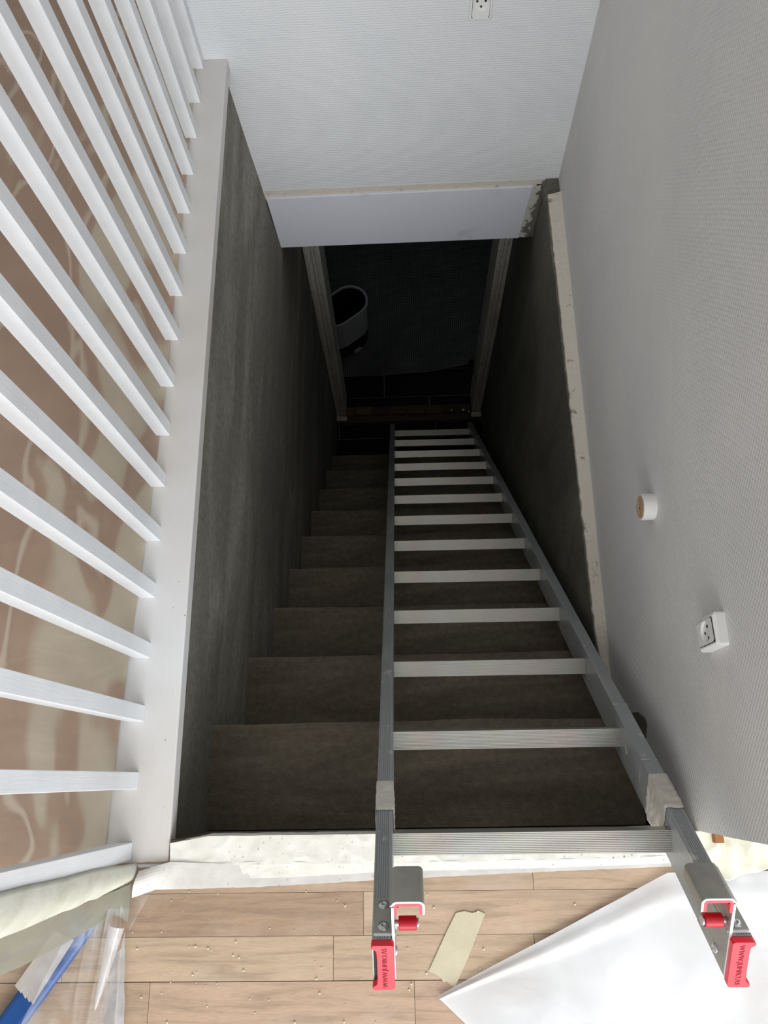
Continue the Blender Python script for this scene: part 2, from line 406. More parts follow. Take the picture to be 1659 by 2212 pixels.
# cream ledge of filler on top of the plaster wall
bm = bmesh.new(); N = 90; top = []; 
for i in range(N+1):
    y = .17+(1.70-.17)*i/N
    j = .0035*noise.noise(Vector((y*55, 0, 1)))+.002*noise.noise(Vector((y*140, 0, 2)))
    xi = .4545+.004*max(0,min(1,(y-.9)/.5))+j+(.010*max(0, (.32-y)/.15)); z = -.452+.012*noise.noise(Vector((y*3, 4, 0)))*.4
    top.append([bm.verts.new((xi, y, z-.012)), bm.verts.new((xi+.001, y, z)), bm.verts.new((xi+.018, y, z+.003+.003*noise.noise(Vector((y*40, 8, 0))))), bm.verts.new((XR(y)+.003, y, z+.012)), bm.verts.new((XR(y)+.003, y, z-.012))])
for a, b in zip(top, top[1:]):
    for k in range(5): bm.faces.new((a[k], a[(k+1) % 5], b[(k+1) % 5], b[k]))
bm.faces.new(top[0]); bm.faces.new(top[-1][::-1])
struct('trim_3', bm, M_ledge)
bm = bmesh.new(); box(bm, .449, XR(1.7)+.002, 1.69, Yb, -.50, -.462)
struct('trim_4', bm, M_plaster_r, bev=.008)
# plaster patch bitten out of the wallpaper beside the landing
bm = bmesh.new()
pts = [(.035, -.40), (.13, -.40), (.125, -.25), (.108, -.205), (.095, -.198), (.085, -.21), (.06, -.222), (.04, -.26)]
prism(bm, pts, lambda a, b: Vector((.4745, a, b)), lambda a, b: Vector((.49, a, b)))
struct('trim_5', bm, M_plaster_r)
# left plaster wall
bm = bmesh.new(); g = []
for j in range(31):
    z = 0-.031+(ZL+.031)*(j/30)
    row = []
    for i in range(25):
        y = -.16+i*(2.31/24)
        row.append(bm.verts.new((XL(z)+.004*noise.noise(Vector((y*3, z*3, 9))), y, z)))
    g.append(row)
for j in range(30):
    for i in range(24): bm.faces.new((g[j][i], g[j][i+1], g[j+1][i+1], g[j+1][i]))
e = [bm.verts.new(p) for p in ((-.60, -.16, -.031), (-.60, 2.15, -.031), (-.60, 2.15, ZL), (-.60, -.16, ZL))]
bm.faces.new((*g[0][::-1], e[0], e[1])[0:0] or (e[0], e[1], e[2], e[3])); bm.faces.new([*g[0], e[1], e[0]]); bm.faces.new([*[r[0] for r in g], e[3], e[0]])
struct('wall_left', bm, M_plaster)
# white board capping the stairwell edge
bm = bmesh.new(); hexa(bm, [(-.582, -.134, -.031), (-.4345, -.131, -.031), (-.4400, Yb, -.031), (-.575, Yb, -.031), (-.582, -.134, 0.002), (-.4345, -.131, 0.002), (-.4400, Yb, 0.002), (-.575, Yb, 0.002)])
struct('trim_6', bm, M_board, bev=.0025)
bm = bmesh.new(); box(bm, -.50, -.4345, -.1395, -.1345, -.02, .001); struct('trim_7', bm, M_white)
# landing edge block beneath the landing (solid rear of the stairwell)
bm = bmesh.new(); box(bm, -.60, .62, -.60, -.1, ZL, -.12); box(bm, -.56, .474, -.1155, -.096, -.13, -.0005); struct('wall_near', bm, M_conc)

# steps
st = thing('staircase', (0, -.09, ZL), 'dark screeded concrete staircase going down between the two plastered walls', 'staircase')
Yn = [-.092, .117, .304, .496, .699, .906, 1.113, 1.327, 1.540, 1.751]
for k in range(1, 10):
    z = -.276*k; y0 = Yn[k-1]-(.02 if k > 1 else .006); y1 = Yn[k]; bm = bmesh.new()
    x0, x1 = XL(z)-.005, (.451 if k > 2 else .470); nx, ny = 36, 8; g = []
    zb2 = z-.276 if k < 9 else ZL
    for j in range(ny+1):
        row = []
        for i in range(nx+1):
            x = x0+(x1-x0)*i/nx; y = y0+(y1-y0)*j/ny
            if j == ny: y += .0045*noise.noise(Vector((x*4, k, 0)))+.0015*noise.noise(Vector((x*22, k, 7)))
            row.append(bm.verts.new((x, y, z+.004*noise.noise(Vector((x*5, y*7, k)))-(.004 if j == ny else 0))))
        g.append(row)
    lo = [bm.verts.new((x0+(x1-x0)*i/nx, y1-.004, zb2)) for i in range(nx+1)]; lb = [bm.verts.new((x0, y0, zb2)), bm.verts.new((x1, y0, zb2))]
    g.append(lo)
    for j in range(ny+1):
        for i in range(nx): bm.faces.new((g[j][i], g[j][i+1], g[j+1][i+1], g[j+1][i]))
    bm.faces.new([*lo, lb[1], lb[0]]); bm.faces.new([*g[0][::-1], lb[0], lb[1]])
    bm.faces.new([r[0] for r in g]+[lb[0]]); bm.faces.new(([r[-1] for r in g]+[lb[1]])[::-1])
    mk('step', bm, M_conc, st, loc=(0, y1, z))
# lower floor
lf = struct('floor', bxm(-1.6, 1.6, -.1, 4.6, ZL-.1, ZL-.004), M_grout)
def tiles(ycuts, xstart, x0, x1):
    for r, (a, b) in enumerate(zip(ycuts, ycuts[1:])):
        x = xstart[r % len(xstart)]
        while x-.6 > x0: x -= .6
        xs = [x0]
        while x < x1:
            if x > x0+.02: xs.append(x)
            x += .6
        xs.append(x1)
        for p, q in zip(xs, xs[1:]):
            mk('tile', bxm(p+.003, q-.003, a+.003, b-.003, ZL-.004, ZL), M_tile, lf, loc=((p+q)/2, (a+b)/2, ZL-.004))
tiles([1.755, 1.985, 2.085], [-.07, .18], -.46, .47)
tiles([2.19, 2.268, 2.46, 2.76, 3.06, 3.36, 3.66, 3.96, 4.26], [.148, -.135], -.9, .9)
# threshold with bricks
th = thing('threshold', (0, 2.13, ZL), 'rough brick threshold across the doorway at the foot of the stairs', 'threshold')
mk('mortar_bed', bxm(-.45, .47, 2.085, 2.19, ZL, ZL+.022), M_mortar, th)
x = -.425
i = 0
while x < .44:
    wv = .108
    bm = bmesh.new(); z1 = ZL+.036+.003*math.sin(i*2.1)
    box(bm, x+.004, min(x+wv-.006, .452), 2.128+.002*math.sin(i), 2.186, ZL+.01, z1)
    mk('brick', bm, M_brick, th, loc=(x+wv/2, 2.157, ZL+.01), bev=.003); x += wv; i += 1
for (px, py, lab) in ((1001, 885, 'largest white plaster lump on the brick threshold'), (975, 886, 'plaster crumb on the threshold, leftmost of the three'), (1012, 889, 'plaster crumb on the threshold nearest the right door casing')):
    p = onz(px, py, ZL+.04); bm = bmesh.new(); bmesh.ops.create_icosphere(bm, subdivisions=1, radius=.010 if px == 1001 else .006)
    for v in bm.verts: v.co = v.co*(1+.3*noise.noise(v.co*300)); v.co.z *= .5
    bmesh.ops.translate(bm, verts=bm.verts, vec=p); o = mk('plaster_lump', bm, M_crumb, None, loc=p)
    o['label'] = lab; o['category'] = 'debris'; o['group'] = 'plaster lumps on the threshold'
# door frame casings
dr = bpy.data.objects.new('door_1', None); link(dr); dr.location = (0, 2.15, ZL); dr['kind'] = 'structure'
def casing(xb0, xb1, xt0, xt1, sgn):
    w0 = xb1-xb0; bm = bmesh.new()
    prof = [(0, 0), (0, -.014), (.18, -.022), (.42, -.022), (.46, -.012), (.50, -.012), (.54, -.024), (.66, -.024), (.70, -.014), (.76, -.014), (.80, -.020), (1, -.020), (1, .14), (0, .14)]
    if sgn < 0: prof = [(1-a, b) for a, b in prof]
    zt = -.73; k = (zt-ZL)/(-1.16+2.70)
    X0 = xb0+(xt0-xb0)*k; X1 = xb1+(xt1-xb1)*k
    prism(bm, prof, lambda a, b: Vector((xb0+(xb1-xb0)*a, 2.15+b, ZL)), lambda a, b: Vector((X0+(X1-X0)*a, 2.15+b, zt)))
    mk('casing', bm, M_casing, dr)
casing(-.440, -.375, -.424, -.352, 1)
casing(.407, .462, .414, .488, -1)
mk('jamb_block', bxm(-.446, -.37, 2.10, 2.16, ZL, ZL+.03), M_casing, dr, bev=.006)
mk('jamb_block', bxm(.402, .466, 2.10, 2.16, ZL, ZL+.03), M_casing, dr, bev=.006)
# lower room shell
M_dark = Mat('basement_wall', sr(90, 90, 88), .9).m
bm = bmesh.new(); box(bm, -1.2, -.43, 2.152, 2.27, ZL, -.722); box(bm, .455, 1.2, 2.152, 2.27, ZL, -.722)
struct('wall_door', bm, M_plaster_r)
bm = bmesh.new(); box(bm, -1.3, -1.2, 2.1, 4.5, ZL, -.722); box(bm, 1.2, 1.3, 2.1, 4.5, ZL, -.722); box(bm, -1.3, 1.3, 4.4, 4.5, ZL, -.722)
struct('wall_basement', bm, M_dark)
# upper room shell outside the frame
struct('ceiling', bxm(-3, 3, -3.6, 3.5, 2.5, 2.6), M_ceil)
struct('wall_left', bxm(-3.1, -3, -3.6, 3.5, -.1, 2.5), M_ceil)
struct('wall_far', bxm(-3, -.46, 3.4, 3.5, -.1, 2.5), M_ceil)
struct('wall_far', bxm(-.575, -.46, Yb+.12, 3.4, -.1, 2.5), M_ceil)
bm = bmesh.new(); box(bm, -3, -1.1, -3.6, -3.5, 0, 2.5); box(bm, 2.4, 3, -3.6, -3.5, 0, 2.5); box(bm, -1.1, 2.4, -3.6, -3.5, 0, .45); box(bm, -1.1, 2.4, -3.6, -3.5, 2.25, 2.5)
struct('wall_near', bm, M_ceil)

# ------------------------------------------------------------------ balustrade
bs = thing('balustrade', (-.514, .8, 0.002), 'white painted balustrade of square balusters standing on the white board', 'railing')
b0 = (-.5004, 1.9863*.875); sp = .1333*.875; proto = None
for k in range(17):
    yf = b0[1]-k*sp
    if k == 0: yf += .0
    if proto is None:
        bm = box_ = bxm(-.0145, .0145, 0, .029, 0, .90)
        proto = bpy.data.meshes.new('baluster'); bm.to_mesh(proto); bm.free(); proto.materials.append(M_white)
    o = link(bpy.data.objects.new('baluster', proto)); o.parent = bs
    o.location = (-.5150+.514, yf-.8, 0)
    bv = o.modifiers.new('bevel', 'BEVEL'); bv.width = .0008; bv.segments = 1
mk('handrail', bxm(-.545, -.485, -.17, 1.76, .902, .945), M_white, bs, bev=.006)

# ------------------------------------------------------------------ ladder
O = Vector((.1791, -.0831, .1197)); U = Vector((-.0093, .6021, -.7983)).normalized()
V = Vector((.9999, -.0017, -.0130)); V = (V-U*V.dot(U)).normalized(); Nn = V.cross(U); Nn = Nn if Nn.z > 0 else -Nn
def LF(u, v, n): return O+U*u+V*v+Nn*n
SP = .27786; UEND = 3.50; U0 = -.215
ld = thing('ladder', LF(UEND, 0, -.02), 'aluminium ladder with ribbed rungs and red end caps leaning down the stairwell', 'ladder')
def railprof(sg):   # (v,n) profile, sg -1 left, +1 right
    vi, vo = .219, .2455; n1, n0 = .020, -.056
    top = []
    K = 6; a, b = vi+.0035, vo-.0035; st_ = (b-a)/K
    for i in range(K):
        s0 = a+i*st_
        top += [(s0+st_*.12, n1), (s0+st_*.60, n1), (s0+st_*.72, n1-.0009), (s0+st_*.98, n1-.0009)]
    prof = [(vi, n0+.002), (vi, n1-.002), (vi+.002, n1)]+top+[(vo-.002, n1), (vo, n1-.002), (vo, n0+.002), (vo-.002, n0), (vi+.002, n0)]
    return [(sg*v, n) for v, n in prof]
for sg in (-1, 1):
    bm = bmesh.new(); prism(bm, railprof(sg), lambda v, n: LF(U0, v, n), lambda v, n: LF(UEND-.03, v, n))
    mk('rail', bm, M_rail, ld)
    bm = bmesh.new(); prism(bm, [(sg*.216, -.060), (sg*.249, -.060), (sg*.249, .022), (sg*.216, .022)], lambda v, n: LF(UEND-.06, v, n), lambda v, n: LF(UEND, v, n))
    mk('rubber_foot', bm, M_bdark, ld)
# rung profile in (along-tread a, depth d) with ribs on the tread
tl = math.radians(13)
def up_dirs():
    # tread normal tilted tl from vertical towards -Y ; tread direction perpendicular
    nrm = Vector((0, -math.sin(tl), math.cos(tl))); td = Vector((0, -math.cos(tl), -math.sin(tl)))
    return nrm, td
nrm, td = up_dirs()
RW = .0345
prof = []
K = 13; s_ = RW/K
for i in range(K):
    a = i*s_; prof += [(a+.1*s_, 0), (a+.62*s_, 0), (a+.70*s_, -.0013), (a+.98*s_, -.0013)]
prof += [(RW, -.002), (RW, -.022), (RW-.004, -.027), (.004, -.027), (0, -.020), (0, -.002)]
for k in range(13):
    c = O+U*SP*k; bm = bmesh.new()
    fr = lambda v: (lambda a, d: c+V*v+td*a+nrm*d)
    prism(bm, prof, fr(-.2195), fr(.2195)); mk('rung', bm, M_rung, ld, loc=c)
def vn(bm, prof, u0, u1): prism(bm, prof, lambda v, n: LF(u0, v, n), lambda v, n: LF(u1, v, n))
def strip_prof(pts, t):   # thick open polyline -> closed profile
    out = []; inn = []
    for i, p in enumerate(pts):
        p = Vector(p)
        d1 = (Vector(pts[i])-Vector(pts[i-1])).normalized() if i else None
        d2 = (Vector(pts[i+1])-Vector(pts[i])).normalized() if i < len(pts)-1 else None
        if d1 is None: n = Vector((-d2.y, d2.x)); k = 1
        elif d2 is None: n = Vector((-d1.y, d1.x)); k = 1
        else:
            n1 = Vector((-d1.y, d1.x)); n2 = Vector((-d2.y, d2.x)); n = (n1+n2).normalized(); k = 1/max(.4, n.dot(n1))
        out.append(tuple(p+n*t/2*k)); inn.append(tuple(p-n*t/2*k))
    return out+inn[::-1]
def arc(cx, cy, r, a0, a1, n=5): return [(cx+r*math.cos(math.radians(a0+(a1-a0)*i/n)), cy+r*math.sin(math.radians(a0+(a1-a0)*i/n))) for i in range(n+1)]
def rect_loop(vi, vo, n0, n1, off): 
    return [(vi-off, n0-off), (vo+off, n0-off), (vo+off, n1+off), (vi-off, n1+off)]
for sg in (-1, 1):
    S = lambda P: [(sg*a, b) for a, b in P]
    br = link(bpy.data.objects.new('bracket', None)); br.parent = ld; br.location = LF(U0, sg*.2175, .03)-ld.location
    # hook channel: plate up the inner side, web over, short lip
    pl = [(.2172, .028), (.2172, .0705)]+arc(.2112, .0705, .006, 0, 90)+arc(.1835, .0705, .006, 90, 180)+[(.1775, .0575)]
    bm = bmesh.new(); vn(bm, S(strip_prof(pl, .003)), U0+.0015, -.153); mk('hook', bm, M_bracket, br, smooth=False)
    bm = bmesh.new(); vn(bm, S(strip_prof(pl, .0031)), U0+.0006, U0+.0018); mk('cut_edge', bm, M_bright, br, label='bright cut edge of the hook')
    # side plate
    bm = bmesh.new(); vn(bm, S([(.2155, -.048), (.2190, -.048), (.2190, .030), (.2155, .030)]), U0+.0005, -.125); mk('side_plate', bm, M_bracket, br)
    bm = bmesh.new(); vn(bm, S([(.2154, -.048), (.2192, -.048), (.2188, .070), (.2157, .070)]), U0-.0006, U0+.0006); mk('cut_edge', bm, M_bright, br)
    # flange over the rail face
    bm = bmesh.new(); vn(bm, S([(.2155, .0205), (.2430, .0205), (.2430, .0235), (.2155, .0235)]), U0+.004, -.152); mk('flange', bm, M_bracket, br)
    bm = bmesh.new(); vn(bm, S([(.2150, .0203), (.2430, .0203), (.2430, .0238), (.2150, .0238)]), U0+.0028, U0+.0046); mk('cut_edge', bm, M_bright, br)
    # red liner inside the channel
    pl2 = [(.2140, .0560), (.2140, .0700)]+arc(.2105, .0700, .0035, 0, 90)+arc(.1842, .0700, .0035, 90, 180)+[(.1807, .058)]
    bm = bmesh.new(); vn(bm, S(strip_prof(pl2, .0038)), U0+.0002, -.165); mk('liner', bm, M_red, br, label='red plastic liner')
    # roller
    def pin(v0, v1, r, mat, nm, par=br):
        bm = bmesh.new(); cyl(bm, LF(-.2025, sg*v0, .032), V*sg*(-1), r, r, v0-v1, 28); return mk(nm, bm, mat, par, smooth=False, bev=.0008)
    rl = pin(.2155, .186, .0042, M_chrome, 'axle'); pin(.2100, .1865, .0088, M_redd, 'roller'); pin(.1865, .1835, .0062, M_chrome, 'bolt_head')
    # rivets on flange
    for uu in (-.164, -.199):
        bm = bmesh.new(); lathe(bm, LF(uu, sg*.2305, .0235), Nn, [(.0075, 0), (.0072, .0012), (.004, .0026), (.0022, .0028), (.0018, .0010), (.0001, .0008)], 24)
        rv = mk('rivet', bm, M_chrome, br, smooth=True)
    for uu, nn in ((-.153, -.022), (-.185, -.034)):
        bm = bmesh.new(); lathe(bm, LF(uu, sg*.2155, nn), V*(-sg), [(.0068, 0), (.0066, .0012), (.004, .003), (.002, .0032), (.0017, .0012), (.0001, .001)], 24)
        mk('rivet', bm, M_chrome, br, smooth=True)
    bm = bmesh.new(); vn(bm, S([(.2205, -.0545), (.2440, -.0545), (.2440, .0180), (.2205, .0180)]), U0-.0003, U0+.002); mk('hollow_shade', bm, M_hollow_shade, ld)  # dark plate on the rail end stands in for shade inside it
    # red end cap
    n1, n0 = .0185, -.0565; vi, vo = .2165, .2460; r = .004
    P = arc(vi+r, n1-r, r, 90, 180, 4)[::-1] if False else []
    P = [(vi+r, n1), (vi+.0012, n1-.0012), (vi, n1-r), (vi, n0+r), (vi+.0012, n0+.0012), (vi+r, n0), (vo-.003, n0)]
    P += arc(vo-.003, n0+.0035, .0035, -90, 60, 6)
    P += arc(vo-.0005, n0+.0125, .0055, 250, 180, 5)
    P += [(vo-.0065, n0+.020), (vo-.0065, n1-.020)]
    P += arc(vo-.0005, n1-.0125, .0055, 180, 110, 5)
    P += arc(vo-.003, n1-.0035, .0035, -60, 90, 6)
    bm = bmesh.new(); vn(bm, S(P), U0-.010, U0-.0002); ec = mk('end_cap', bm, M_red, ld, bev=.0012, label='red plastic end cap with raised web address')
    cu = bpy.data.curves.new('lettering', 'FONT'); cu.body = 'WWW.JUMBO.AS'; cu.size = .0098; cu.extrude = .0004; cu.align_x = 'CENTER'; cu.align_y = 'CENTER'
    to = bpy.data.objects.new('tmp', cu); link(to); bpy.context.view_layer.update()
    me = bpy.data.meshes.new_from_object(to.evaluated_get(bpy.context.evaluated_depsgraph_get())); bpy.data.objects.remove(to)
    bm = bmesh.new(); bm.from_mesh(me); bpy.data.meshes.remove(me)
    for v in bm.verts:
        a, b, c_ = v.co
        a *= .86
        # left cap reads upwards (baseline to the inner side), right cap reads downwards
        vv = (-.2280-b*-1*0+b*1.0*0) if False else 0
        nn = -.019+(a if sg < 0 else -a)
        va = sg*.2290+(-b if sg < 0 else b*1.0)
        v.co = LF(U0-.0102-c_, va, nn)
    mk('lettering', bm, M_redtxt, ec)
    # tape wraps round the rail
    def wrap(u0, u1, mat, amp, t, nm, seed, label=None):
        loop = rect_loop(.219, .2455, -.056, .020, t); pts = []
        for i in range(4):
            a = Vector(loop[i]); b = Vector(loop[(i+1) % 4]); k = max(2, int((b-a).length/.004))
            pts += [a.lerp(b, j/k) for j in range(k)]
        c0 = Vector((.232, -.018)); bm = bmesh.new(); rings = []; nu = max(2, int((u1-u0)/.0035))
        for j in range(nu+1):
            ring = []
            for i, p in enumerate(pts):
                u = u0+(u1-u0)*j/nu
                q = Vector((p.x*60, p.y*60, u*60+seed)); d = (1-abs(noise.noise(q))*2.2)*amp+.3*amp*noise.noise(q*3)
                dr_ = (p-c0).normalized()
                if j in (0, nu): d = 0; u += .003*noise.noise(Vector((i*.3, j, seed)))
                pp = p+dr_*max(d, 0)
                ring.append(bm.verts.new(LF(u, sg*pp.x, pp.y)))
            rings.append(ring)
        for a, b in zip(rings, rings[1:]):
            for i in range(len(pts)): bm.faces.new((a[i], a[(i+1) % len(pts)], b[(i+1) % len(pts)], b[i]))
        mk(nm, bm, mat, ld, smooth=(amp > 0), label=label)
    if sg < 0: wrap(.030, .103, M_tape_wrap, .0022, .0008, 'tape_wrap', 3, 'crumpled pale tape around the left rail')
    else:
        wrap(.026, .112, M_tape_wrap, .0035, .0008, 'tape_wrap', 8, 'crumpled pale tape around the right rail')
        wrap(.110, .330, M_rail, .0, .0004, 'joint_sleeve', 1)
        for uu in (.150, .330): wrap(uu-.0006, uu+.0012, M_tape_wrap, 0, .0011, 'joint_line', 2)

# ------------------------------------------------------------------ sockets and knob
def socket(name, org, ex, ez, en, W, Hh, D, label, rot):
    ex, ez, en = Vector(ex), Vector(ez), Vector(en); org = Vector(org)
    t = thing(name, org, label, 'socket')
    P = lambda a, b, c: org+ex*a+ez*b+en*c
    def rr(w, h, r, n=4):
        o = []
        for cx, cy, a0 in ((w-r, h-r, 0), (-w+r, h-r, 90), (-w+r, -h+r, 180), (w-r, -h+r, 270)): o += arc(cx, cy, r, a0, a0+90, n)
        return o
    bm = bmesh.new(); L0 = rr(W/2, Hh/2, .004); L1 = rr(W/2, Hh/2, .004); L2 = rr(W/2-.004, Hh/2-.004, .003)
    vs = [[bm.verts.new(P(a, b, c)) for a, b in L] for L, c in ((L0, 0), (L1, D-.004), (L2, D))]
    for a, b in zip(vs, vs[1:]):
        for i in range(len(a)): bm.faces.new((a[i], a[(i+1) % len(a)], b[(i+1) % len(a)], b[i]))
    bm.faces.new(vs[0][::-1])
    w2 = W*.36; h2 = Hh*.40
    L3 = rr(w2+.0009, h2+.0009, .001); v3 = [bm.verts.new(P(a, b, D)) for a, b in L3]; v4 = [bm.verts.new(P(a, b, D-.007)) for a, b in L3]
    for a, b in ((vs[-1], v3), (v3, v4)):
        for i in range(len(a)): bm.faces.new((a[i], a[(i+1) % len(a)], b[(i+1) % len(a)], b[i]))
    mk('frame', bm, M_socket, t)
    bm = bmesh.new(); q = rr(w2+.0007, h2+.0007, .001, 1); prism(bm, q, lambda a, b: P(a, b, D-.0085), lambda a, b: P(a, b, D-.0070)); mk('gap_shade', bm, M_bdark, t)  # dark plate paints the shade in the slit round the insert
    r = w2*.93; cy = 0 if rot is None else rot
    # insert plate with round recess: ring mesh from square to circle
    bm = bmesh.new(); seg = 40; ring = []; sq = []; dp = []; fl = []
    for i in range(seg):
        a = 6.28318*i/seg; ca, sa = math.cos(a), math.sin(a)
        k = min(w2/abs(ca) if abs(ca) > 1e-6 else 9, (h2-(cy if sa > 0 else -cy))/abs(sa) if abs(sa) > 1e-6 else 9)
        sq.append(bm.verts.new(P(ca*k, cy+sa*k, D+.001))); ring.append(bm.verts.new(P(ca*r, cy+sa*r, D+.001)))
        dp.append(bm.verts.new(P(ca*r*.88, cy+sa*r*.88, D-.0025)))
    for i in range(seg):
        j = (i+1) % seg; bm.faces.new((sq[i], sq[j], ring[j], ring[i])); bm.faces.new((ring[i], ring[j], dp[j], dp[i]))
    bm.faces.new(dp)
    ins = mk('insert', bm, M_socket, t)
    bm = bmesh.new()
    f = t
    for a, b, rr_ in ((-.0095, .004, .0027), (.0095, .004, .0027), (0, -.0085, .0026)):
        bm = bmesh.new(); cyl(bm, P(a*r/.018, cy+b*r/.018, D-.0022), en, rr_*r/.018, rr_*r/.018, .0003, 16); mk('pin_hole', bm, M_black, ins)
    return t
# open the frame behind the recess: frame front sits under the insert, recess floor is cut 6 mm in, so keep frame front ring only
socket('wall_socket', (.2098, Yb-.0005, .118), (1, 0, 0), (0, 0, 1), (0, -1, 0), .058, .082, .010, 'white wall socket high on the white back wall at the top of the stairwell', .004)
socket('wall_socket', (XR(.2)+.0005, .207, .226), (0, 1, 0), (0, 0, 1), (-1, 0, 0), .052, .078, .020, 'white wall socket on the right textured wall, above the landing', 0.0)
kn = thing('wall_peg', (XR(.49), .495, .004), 'round white peg with a raw wood end on the right wall', 'peg')
bm = bmesh.new(); cyl(bm, (XR(.49)+.001, .497, .006), (-1, 0, 0), .0262, .0262, .026, 40); mk('shell', bm, M_socket, kn, bev=.001)
bm = bmesh.new(); cyl(bm, (XR(.49)-.0252, .497, .006), (-1, 0, 0), .0225, .0225, .0006, 40); mk('wood_end', bm, M_knobwood, kn, label='raw wood end face')
bm = bmesh.new(); cyl(bm, (XR(.49)-.0258, .495, .004), (-1, 0, 0), .0022, .0022, .0004, 12); mk('screw_hole', bm, M_black, kn)

# ------------------------------------------------------------------ tapes on the landing edge
def tagged(o, label, cat, group=None):
    o['label'] = label; o['category'] = cat
    if group: o['group'] = group
    return o
bm = bmesh.new()
A = [onz(368, 1822, .004), onz(450, 1806, .006), onz(850, 1801, .005), onz(1200, 1799, .005), onz(1490, 1786, .004)]
B = [onz(368, 1868, .003), onz(560, 1868, .003), onz(850, 1866, .003), onz(1200, 1860, .003), onz(1500, 1850, .003)]
A2 = [Vector((p.x, p.y+.001, -.035)) for p in A]
sheet(bm, A, B, 220, 12, .0016, 22, (0, .2, 1), 4); sheet(bm, A2, A, 220, 5, .0012, 26, (0, 1, 0), 4)
bmesh.ops.remove_doubles(bm, verts=bm.verts, dist=.0004)
tagged(solid(mk('masking_tape', bm, M_tape, loc=(0, -.11, .003)), .0004), 'crumpled cream masking tape, splattered, along the landing edge', 'tape')
bm = bmesh.new()
A = [onz(367, 1864, .0035), onz(560, 1862, .0035), onz(850, 1862, .0035), onz(1200, 1856, .0035), onz(1460, 1848, .0035)]
B = [onz(366, 1897, .001), onz(600, 1896, .001), onz(850, 1882, .001), onz(1200, 1874, .001), onz(1455, 1864, .001)]
sheet(bm, A, B, 160, 6, .0012, 20, (0, 0, 1), 7, edge=.0006)
tagged(solid(mk('masking_tape', bm, M_tape, loc=(0, -.14, .002)), .0003), 'white tape strip lying between the cream edge tape and the thin translucent tape', 'tape')
bm = bmesh.new()
A = [onz(240, 1925, .012), onz(300, 1890, .010), onz(366, 1866, .006), onz(600, 1868, .0016), onz(850, 1866, .0012), onz(1200, 1860, .0012), onz(1450, 1850, .0012)]
A = [onz(300, 1882, .016), onz(366, 1862, .007), onz(600, 1868, .0016), onz(850, 1866, .0012), onz(1200, 1860, .0012), onz(1450, 1850, .0012)]
B = [onz(285, 1940, .010), onz(335, 1922, .003), onz(560, 1916, .0007), onz(850, 1899, .0007), onz(1200, 1882, .0007), onz(1450, 1872, .0007)]
sheet(bm, A, B, 140, 8, .0010, 18, (0, 0, 1), 2, edge=.0008, fold=lambda s, t: Vector((0, 0, .010*math.sin(math.pi*t)*max(0, 1-s/.08))))
tagged(solid(mk('thin_tape', bm, M_tape_thin, loc=(0, -.16, .001)), .0002), 'wide thin translucent tape stuck to the oak floor, curled up at its left end', 'tape')
# beige tape scrap on the floor
bm = bmesh.new()
pts = [(985, 1972), (1003, 1968), (1020, 1972), (1036, 1968), (1048, 1974), (1030, 2020), (1012, 2068), (992, 2112), (983, 2133), (974, 2128), (966, 2121), (958, 2122), (952, 2112), (938, 2103), (926, 2098), (945, 2056), (966, 2010)]
vs = [bm.verts.new(onz(x, y, .0012)) for x, y in pts]; bm.faces.new(vs)
bmesh.ops.triangulate(bm, faces=bm.faces); 
tagged(solid(mk('tape_piece', bm, M_tape_beige, loc=onz(985, 2050, .0012)), .0003), 'beige torn piece of masking tape lying on the oak floor', 'tape')
# ------------------------------------------------------------------ films
# protective film over the left floor
bm = bmesh.new()
A = [onz(222, 1882, .0035), onz(250, 1640, .0035), onz(276, 1440, .0035), onz(320, 1130, .0035), onz(357, 850, .0035), onz(408, 330, .0035), Vector((-.520, 1.75, .0035)), Vector((-.58, 1.78, .0035)), Vector((-.58, 3.3, .0035))]
B = [Vector((-1.5, p.y, .004)) for p in A]
sheet(bm, A, B, 160, 50, .0020, 5, (0, 0, 1), 11)
tagged(mk('protective_film', bm, M_film_left, smooth=True, loc=(0, 0, .003)), 'thin translucent plastic film covering the oak floor behind the balusters', 'plastic film')
# milky film on the right
bm = bmesh.new()
A = [onz(944, 2152, .003), onz(1060, 2088, .004), onz(1250, 1988, .004), onz(1440, 1885, .004), onz(1560, 1880, .006), Vector((.75, -.16, .004)), Vector((1.2, -.14, .004))]
B = [onz(1010, 2216, .003), onz(1100, 2300, .003), onz(1150, 2380, .003), onz(1200, 2480, .003), onz(1300, 2550, .003), Vector((.75, -.75, .003)), Vector((1.2, -.75, .003))]
def ff(s, t):
    k = math.exp(-((t-.07)/.03)**2)*.0045*(s < .6)
    return Vector((0, 0, k+.010*max(0, s-.55)*math.sin(9*t+14*s)**2))
sheet(bm, A, B, 90, 50, .0030, 7, (0, 0, 1), 5, fold=ff)
tagged(mk('plastic_sheet', bm, M_film_right, smooth=True, loc=(.6, -.4, .003)), 'large milky white plastic sheet on the floor beside the right ladder rail', 'plastic film')
